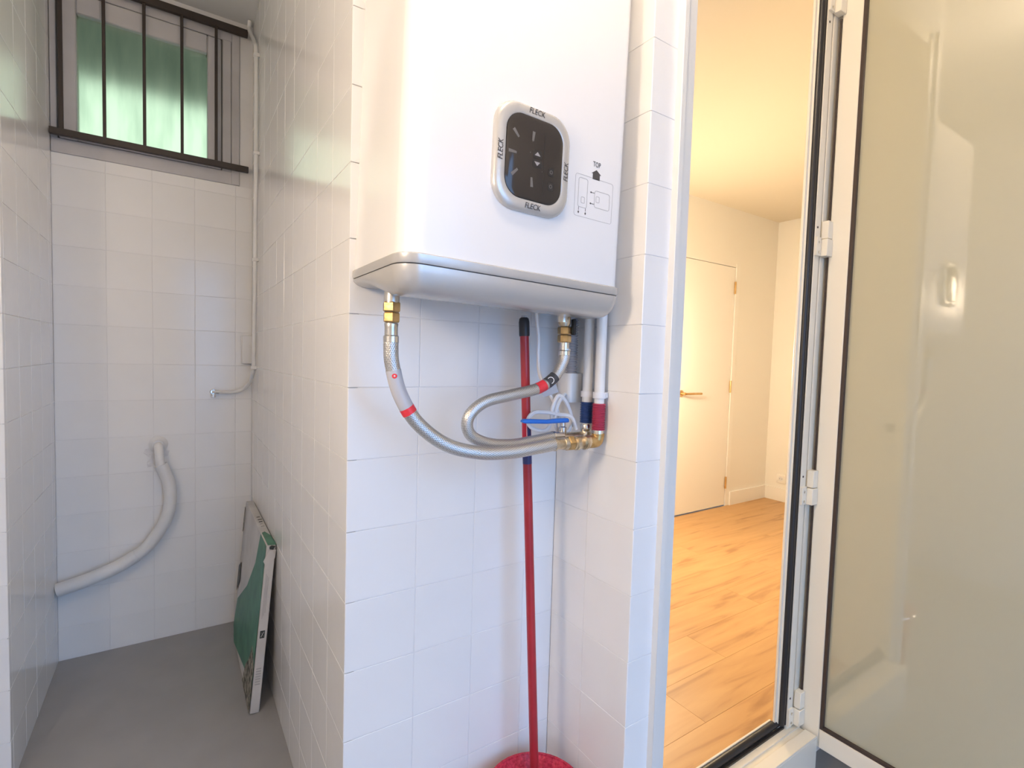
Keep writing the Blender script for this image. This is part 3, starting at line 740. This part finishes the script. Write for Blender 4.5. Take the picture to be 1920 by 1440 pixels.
def fittings():
    # blue-lever valve below the first pipe
    B = p1.location; V = lambda *p: Vector(p) - B
    turned('coupling', [(0.012, 0.022), (0.014, 0.018), (0.014, 0.006), (0.010, 0.0)], V(PX, PY1, 1.078), 'nickel', p1, 16)
    tube('valve_body', [V(PX, PY1, 1.082), V(PX - 0.004, PY1, 1.072), V(PX - 0.02, PY1 + 0.004, 1.068), V(0.735, PY1 + 0.012, 1.068)], 0.0125, 'brass_pale', p1, 16)
    turned('valve_stem', [(0.009, 0), (0.009, 0.018), (0.006, 0.020), (0.006, 0.032)], V(0.752, PY1 + 0.006, 1.076), 'nickel', p1, 14)
    lv = V(0.752, PY1 + 0.004, 1.110)
    bm = bmesh.new(); rings = []
    for x, w, t, dz in ((0.012, 0.006, 0.0045, -0.001), (0.008, 0.009, 0.0052, 0.0), (-0.015, 0.008, 0.0052, 0.0), (-0.050, 0.006, 0.0048, -0.001), (-0.080, 0.007, 0.005, 0.001), (-0.112, 0.0075, 0.0048, 0.003), (-0.118, 0.005, 0.0022, 0.003)):
        rings.append([(lv.x + x, lv.y + a, lv.z + dz + b) for a, b in rounded(2 * w, 2 * t, t * 0.8, 4)])
    loft(bm, rings); finish('lever', bm, 'blue_lever', p1, True)['label'] = 'bright blue valve lever'
    # brass elbow and couplings below the second pipe
    B = p2.location; V = lambda *p: Vector(p) - B
    turned('coupling', [(0.012, 0.016), (0.013, 0.010), (0.013, 0.0)], V(PX, PY2, 1.078), 'nickel', p2, 16)
    tube('elbow', [V(PX, PY2, 1.082), V(PX, PY2, 1.076), V(PX - 0.003, PY2 + 0.001, 1.066), V(PX - 0.013, PY2 + 0.002, 1.0635), V(PX - 0.030, PY2 + 0.004, 1.064)], 0.0150, 'brass', p2, 18)
    tube('adapter', [V(PX - 0.026, PY2 + 0.004, 1.064), V(0.735, 0.860, 1.065)], lambda i, l: (0.0152, 0.0145)[i], 'brass_pale', p2, 16, False)
    hexnut('nut', V(0.722, 0.862, 1.0655), 0.0172, 0.016, 'brass', p2, 'X')
    tube('adapter', [V(0.714, 0.863, 1.0655), V(0.724, 0.862, 1.0655)], 0.0135, 'brass_pale', p2, 16, False)
    # white sealing tape
    for x, r in ((0.744, 0.0158), (0.768, 0.0160)):
        tube('collar', [V(x, 0.859, 1.065), V(x + 0.007, 0.859, 1.065)], r, 'brass_pale', p2, 16, False)
fittings()

cw = tag(tube('heater_cable', [(0.695, 0.955, 1.366), (0.700, 0.958, 1.335), (0.706, 0.958, 1.30), (0.704, 0.955, 1.26), (0.710, 0.955, 1.215), (0.730, 0.955, 1.185), (0.756, 0.957, 1.150), (0.772, 0.955, 1.115), (0.778, 0.952, 1.09)], 0.0044, 'cable_white', None, 8),
         'thin white cable hanging straight from the heater base', 'cable')
tag(tube('coiled_cable', [(0.800, 0.965, 1.165), (0.775, 0.945, 1.165), (0.752, 0.938, 1.140), (0.745, 0.936, 1.105), (0.757, 0.934, 1.080), (0.783, 0.934, 1.078), (0.797, 0.936, 1.105), (0.780, 0.938, 1.148), (0.758, 0.942, 1.165), (0.741, 0.942, 1.135), (0.737, 0.942, 1.10), (0.715, 0.935, 1.085), (0.678, 0.930, 1.092), (0.662, 0.930, 1.110), (0.678, 0.931, 1.128), (0.712, 0.932, 1.128), (0.748, 0.935, 1.122), (0.785, 0.925, 1.115), (0.800, 0.922, 1.085)], 0.0046, 'cable_white', None, 8),
    'bundle of coiled white cable behind the blue valve lever', 'cable')
gc = empty('cable_conduit', (0.812, 0.960, 1.16), 'grey ribbed conduit entering a white junction box in the niche corner', 'conduit')
def conduit():
    B = gc.location; V = lambda *p: Vector(p) - B
    ribbed('conduit', V(0.812, 0.962, 1.205), V(0.812, 0.962, 1.40), 0.0125, 'grey_conduit', gc, 0.006, 0.0014)
    bm = bmesh.new(); rings = [[V(0.812 + x, 0.966 + y, z) for x, y in rounded(0.046, 0.052, 0.01, 4)] for z in (1.148, 1.218)]
    loft(bm, rings); finish('junction_box', bm, 'pvc_pipe', gc, True)
conduit()

# ------------------------------------------------------------------ bucket and mop
BX, BY = 0.692, 0.893
bk = empty('mop_bucket', (BX, BY, 0), 'red plastic mop bucket on the niche floor', 'bucket')
def bucket():
    bm = bmesh.new()
    lathe(bm, [(0.088, 0.001), (0.092, 0.006), (0.113, 0.243), (0.118, 0.245), (0.1195, 0.250), (0.118, 0.254), (0.112, 0.254), (0.110, 0.250), (0.089, 0.010), (0.003, 0.008)], 40, (0, 0, 0), True)
    finish('bucket_body', bm, 'bucket_red', bk, True)
    # wringer funnel sunk in the rim
    bm = bmesh.new(); lathe(bm, [(0.1125, 0.250), (0.108, 0.244), (0.060, 0.165), (0.058, 0.165), (0.105, 0.2435), (0.1115, 0.2525)], 40, (0, 0, 0), False)
    finish('wringer', bm, 'bucket_red', bk, True)
    for k in range(2):
        a = math.radians(128 + 180 * k)
        turned('handle_lug', [(0.010, -0.004), (0.010, 0.006), (0.006, 0.008)], (0.119 * math.cos(a), 0.119 * math.sin(a), 0.235), 'bucket_red', bk, 14, rot=(0, math.pi / 2, a))
    pts = []
    a0 = math.radians(128)
    for k in range(15):
        t = math.pi * k / 14; r = 0.126
        # bail lying down over the front rim
        ux = Vector((math.cos(a0), math.sin(a0), 0)); uy = Vector((math.sin(a0), -math.cos(a0), 0)) * -1
        pts.append(ux * (r * math.cos(t)) + uy * (r * math.sin(t)) + Vector((0, 0, 0.238 + 0.016 * math.sin(t))))
    tube('bail', pts, 0.0028, 'chrome', bk, 8, True, 4)
    tube('bail_grip', pts[1:4], 0.007, 'black_plastic', bk, 10, True, 4)
bucket()
mp = empty('mop', (0.722, 0.925, 0.012), 'red mop handle with black grip standing in the red bucket', 'mop')
def mop():
    B = mp.location
    top = Vector((0.671, 0.970, 1.345)); bot = Vector((0.724, 0.925, 0.05))
    at = lambda z: top + (bot - top) * ((top.z - z) / (top.z - bot.z)) - B
    tube('pole', [at(1.32), at(0.05)], 0.0104, 'mop_red', mp, 18, False)
    bm = bmesh.new(); sweep(bm, [at(1.302), at(1.306), at(1.334), at(1.342), at(1.345)], lambda i, l: (0.0118, 0.0124, 0.0124, 0.011, 0.008)[i], 18)
    g = finish('grip', bm, 'black_plastic', mp, True)
    box('hanging_hole', at(1.3455) + Vector((-0.003, -0.008, -0.012)), at(1.3455) + Vector((0.003, 0.008, 0.004)), 'label_clear', g, 0.001)
    bm = bmesh.new(); sweep(bm, [at(1.110), at(1.060)], 0.0107, 18, False); lb = finish('label_sticker', bm, 'label_red', mp, True)
    def arc(za, zb, a0, a1, m, r, n='label_print'):
        bm = bmesh.new(); A, Bz = at(za), at(zb); vs = []
        for c in (A, Bz):
            vs.append([bm.verts.new(c + Vector((r * math.sin(a0 + (a1 - a0) * k / 6), -r * math.cos(a0 + (a1 - a0) * k / 6), 0))) for k in range(7)])
        for k in range(6): bm.faces.new((vs[0][k], vs[0][k + 1], vs[1][k + 1], vs[1][k]))
        finish(n, bm, m, lb, True)
    arc(1.110, 1.060, -0.42, 0.6, 'label_blue', 0.01095)
    arc(1.104, 1.066, -0.62, -0.52, 'label_white', 0.0111)
    bm = bmesh.new(); sweep(bm, [at(1.060), at(1.006)], 0.0108, 18, False); finish('collar_band', bm, 'label_blue', mp, True)
    turned('mop_head', [(0.012, 0.10), (0.020, 0.09), (0.03, 0.06), (0.045, 0.02), (0.048, 0.0)], Vector((0.719, 0.925, 0.014)) - B, 'mop_string', mp, 20)
mop()

# ------------------------------------------------------------------ alcove: waste pipe, small pipe, box
dp = empty('drain_hose', (-0.06, YF, 0.85), 'white curved waste hose from a wall outlet down to the left wall', 'drain pipe')
def drain():
    B = dp.location; V = lambda *p: Vector(p) - B
    turned('wall_flange', [(0.034, 0.0), (0.034, 0.006), (0.026, 0.012), (0.020, 0.014), (0.020, 0.03)], V(-0.061, YF, 0.845), 'pvc_pipe', dp, 24, rot=(math.pi / 2, 0, 0))
    tube('outlet_elbow', [V(-0.061, 2.585, 0.843), V(-0.060, 2.565, 0.838), V(-0.057, 2.553, 0.815), V(-0.055, 2.55, 0.78), V(-0.050, 2.55, 0.755)], 0.0165, 'pvc_pipe', dp, 18)
    tube('hose', [V(-0.052, 2.55, 0.765), V(-0.040, 2.55, 0.735), V(-0.025, 2.55, 0.69), V(-0.019, 2.55, 0.63), V(-0.026, 2.55, 0.56), V(-0.050, 2.55, 0.50), V(-0.10, 2.55, 0.425), V(-0.15, 2.552, 0.386)], 0.0235, 'pvc_pipe', dp, 20)
    tube('pipe', [V(-0.135, 2.552, 0.396), V(-0.20, 2.552, 0.360), V(-0.30, 2.554, 0.325), V(-0.383, 2.556, 0.305)], 0.0260, 'pvc_pipe', dp, 20)
    bm = bmesh.new(); vs = []
    for k in range(18):
        a = 2 * math.pi * k / 18; r = 0.034 * (1 + 0.35 * math.sin(3 * a + 1) + 0.2 * math.sin(5 * a))
        vs.append((-0.012 + r * math.cos(a) * 1.05, -0.055 + r * math.sin(a) * 1.1))
    loft(bm, [[(u, -0.0005, v) for u, v in vs], [(u * 0.9, -0.0015, v * 0.93) for u, v in vs]]); finish('plaster_patch', bm, 'plaster_smear', dp)
drain()
vp = empty('supply_pipe', (0.145, 2.57, 1.065), 'thin white pipe running up the alcove corner from a chrome valve', 'pipe')
def supply():
    B = vp.location; V = lambda *p: Vector(p) - B
    run = [V(0.150, 2.572, 1.065), V(0.19, 2.575, 1.063), V(0.225, 2.575, 1.066), V(0.255, 2.57, 1.078), V(0.272, 2.53, 1.102), V(0.279, 2.47, 1.140), V(0.280, 2.43, 1.19), V(0.279, 2.40, 1.40), V(0.279, 2.385, 1.63), V(0.279, 2.37, 2.05), V(0.279, 2.38, 2.44), V(0.278, 2.43, 2.53), V(0.274, 2.51, 2.60), V(0.272, 2.555, 2.645), V(0.274, 2.55, 2.676)]
    tube('pipe', run, 0.0078, 'pvc_pipe', vp, 12)
    for y, z in ((2.43, 1.178), (2.385, 1.63), (2.37, 2.06), (2.38, 2.455)):
        box('pipe_clip', V(0.2695, y - 0.009, z - 0.007), V(XW, y + 0.009, z + 0.007), 'pvc_pipe', vp, 0.0015)
    turned('valve_body', [(0.012, 0.0), (0.012, 0.012), (0.009, 0.014), (0.009, 0.034)], V(0.138, YF, 1.066), 'chrome', vp, 16, rot=(math.pi / 2, 0, 0))
    turned('valve_knob', [(0.006, 0), (0.0105, 0.003), (0.0105, 0.014), (0.007, 0.017)], V(0.138, 2.566, 1.040), 'chrome', vp, 14)
    tube('valve_outlet', [V(0.132, 2.57, 1.066), V(0.160, 2.572, 1.065)], 0.0088, 'chrome', vp, 14, False)
supply()
jb = box('junction_box', (0.248, 2.562, 1.192), (0.2905, YF - 0.0005, 1.318), 'pvc_pipe', None, 0.003)
box('lid_seam', (0.2475, 2.572, 1.1915), (0.2907, 2.574, 1.3185), 'pvc_pipe', jb)
tag(jb, 'small white electrical box in the alcove corner behind the thin pipe', 'junction box')

LEAN = math.atan2(0.052, 0.575)
cb = empty('cardboard_box', (0.209, 2.19, 0.002), 'flat white and green printed cardboard box leaning on the alcove wall', 'box', rot=(0, LEAN, 0))
def carton():
    T, L, H = 0.030, 0.61, 0.585      # thickness (x), length (y), height (z)
    bm = bmesh.new(); bbox(bm, (0, -L / 2, 0), (T, L / 2, H), 0.002)
    # gentle warp of the worn card
    for v in bm.verts:
        v.co.x += 0.003 * math.sin(v.co.z * 9) * (1 if v.co.y < 0 else 0.5)
    finish('carton', bm, 'card_white', cb, True)
    FX = lambda u, v, w: (-0.0032 - w, u, v)              # big face: u along y, v up
    FE = lambda u, v, w: (u, -L / 2 - 0.0002 - w, v)      # near narrow end
    FT = lambda u, v, w: (u, v, H + 0.0002 + w)           # top edge
    polyplate('green_print', [(-L / 2, 0.10), (0.22, 0.0), (0.28, 0.05), (0.24, 0.18), (0.02, 0.32), (-0.12, 0.46), (-0.17, H - 0.002), (-L / 2, H - 0.002)], FX, 'card_green', cb)
    polyplate('green_print', [(0.002, -L / 2), (T - 0.001, -L / 2), (T - 0.004, -0.20), (0.012, -0.15), (0.001, -0.165)], FT, 'card_green', cb)
    polyplate('dark_print', [(0.235, 0.25), (0.302, 0.19), (0.302, 0.30), (0.245, 0.335)], lambda u, v, w: FX(u, v, w + 0.0004), 'card_dark', cb)
    polyplate('worn_edge', [(-L / 2, 0.005), (-0.10, 0.008), (-0.14, 0.09), (-0.20, 0.14), (-0.24, 0.21), (-L / 2, 0.17)], lambda u, v, w: FX(u, v, w + 0.0004), 'card_grime', cb)
    polyplate('worn_edge', [(0.285, 0.46), (0.303, 0.45), (0.303, 0.56), (0.290, 0.56)], lambda u, v, w: FX(u, v, w + 0.0004), 'card_grime', cb)
    polyplate('torn_flap', [(-0.008, H - 0.055), (0.004, H - 0.075), (T - 0.002, H - 0.045), (T - 0.001, H - 0.016), (0.006, H - 0.018)], lambda u, v, w: FE(u, v, w + 0.001), 'card_white', cb, 0.002)
    polyplate('torn_hole', [(0.008, H - 0.014), (0.020, H - 0.016), (0.026, H - 0.004), (0.014, H - 0.001), (0.007, H - 0.005)], lambda u, v, w: FE(u, v, w + 0.0006), 'card_dark', cb)
    for k, x in enumerate((0.006, 0.010, 0.014)):
        polyplate('text_line', [(x, 0.33 + 0.01 * k), (x + 0.0013, 0.33 + 0.01 * k), (x + 0.0013, 0.485 - 0.006 * k), (x, 0.485 - 0.006 * k)], FE, 'ink_soft', cb)
    polyplate('symbol', [(0.006, 0.262), (0.021, 0.262), (0.021, 0.288), (0.006, 0.288)], FE, 'card_dark', cb)
    for s in (1, -1):
        polyplate('symbol_cross', [(0.009, 0.275 - 0.008 * s), (0.010, 0.275 - 0.008 * s - 0.0012), (0.018, 0.275 + 0.008 * s), (0.017, 0.275 + 0.008 * s + 0.0012)], lambda u, v, w: FE(u, v, w + 0.0006), 'card_white', cb)
    for k in range(7):
        polyplate('stamp_bar', [(0.006, 0.10 + 0.009 * k), (0.022, 0.10 + 0.009 * k), (0.022, 0.104 + 0.009 * k), (0.006, 0.104 + 0.009 * k)], FE, 'ink_soft', cb)
    for k, (y, w) in enumerate(((-0.03, 0.014), (0.0, 0.016), (0.035, 0.012), (-0.06, 0.010), (-0.09, 0.012))):
        polyplate('text_mark', [(0.008, y), (0.008 + w, y + 0.006), (0.008 + w, y + 0.016), (0.008, y + 0.010)], FT, ('card_dark', 'card_grime', 'card_grime', 'ink_soft', 'ink_soft')[k], cb)
carton()
bpy.context.view_layer.update()
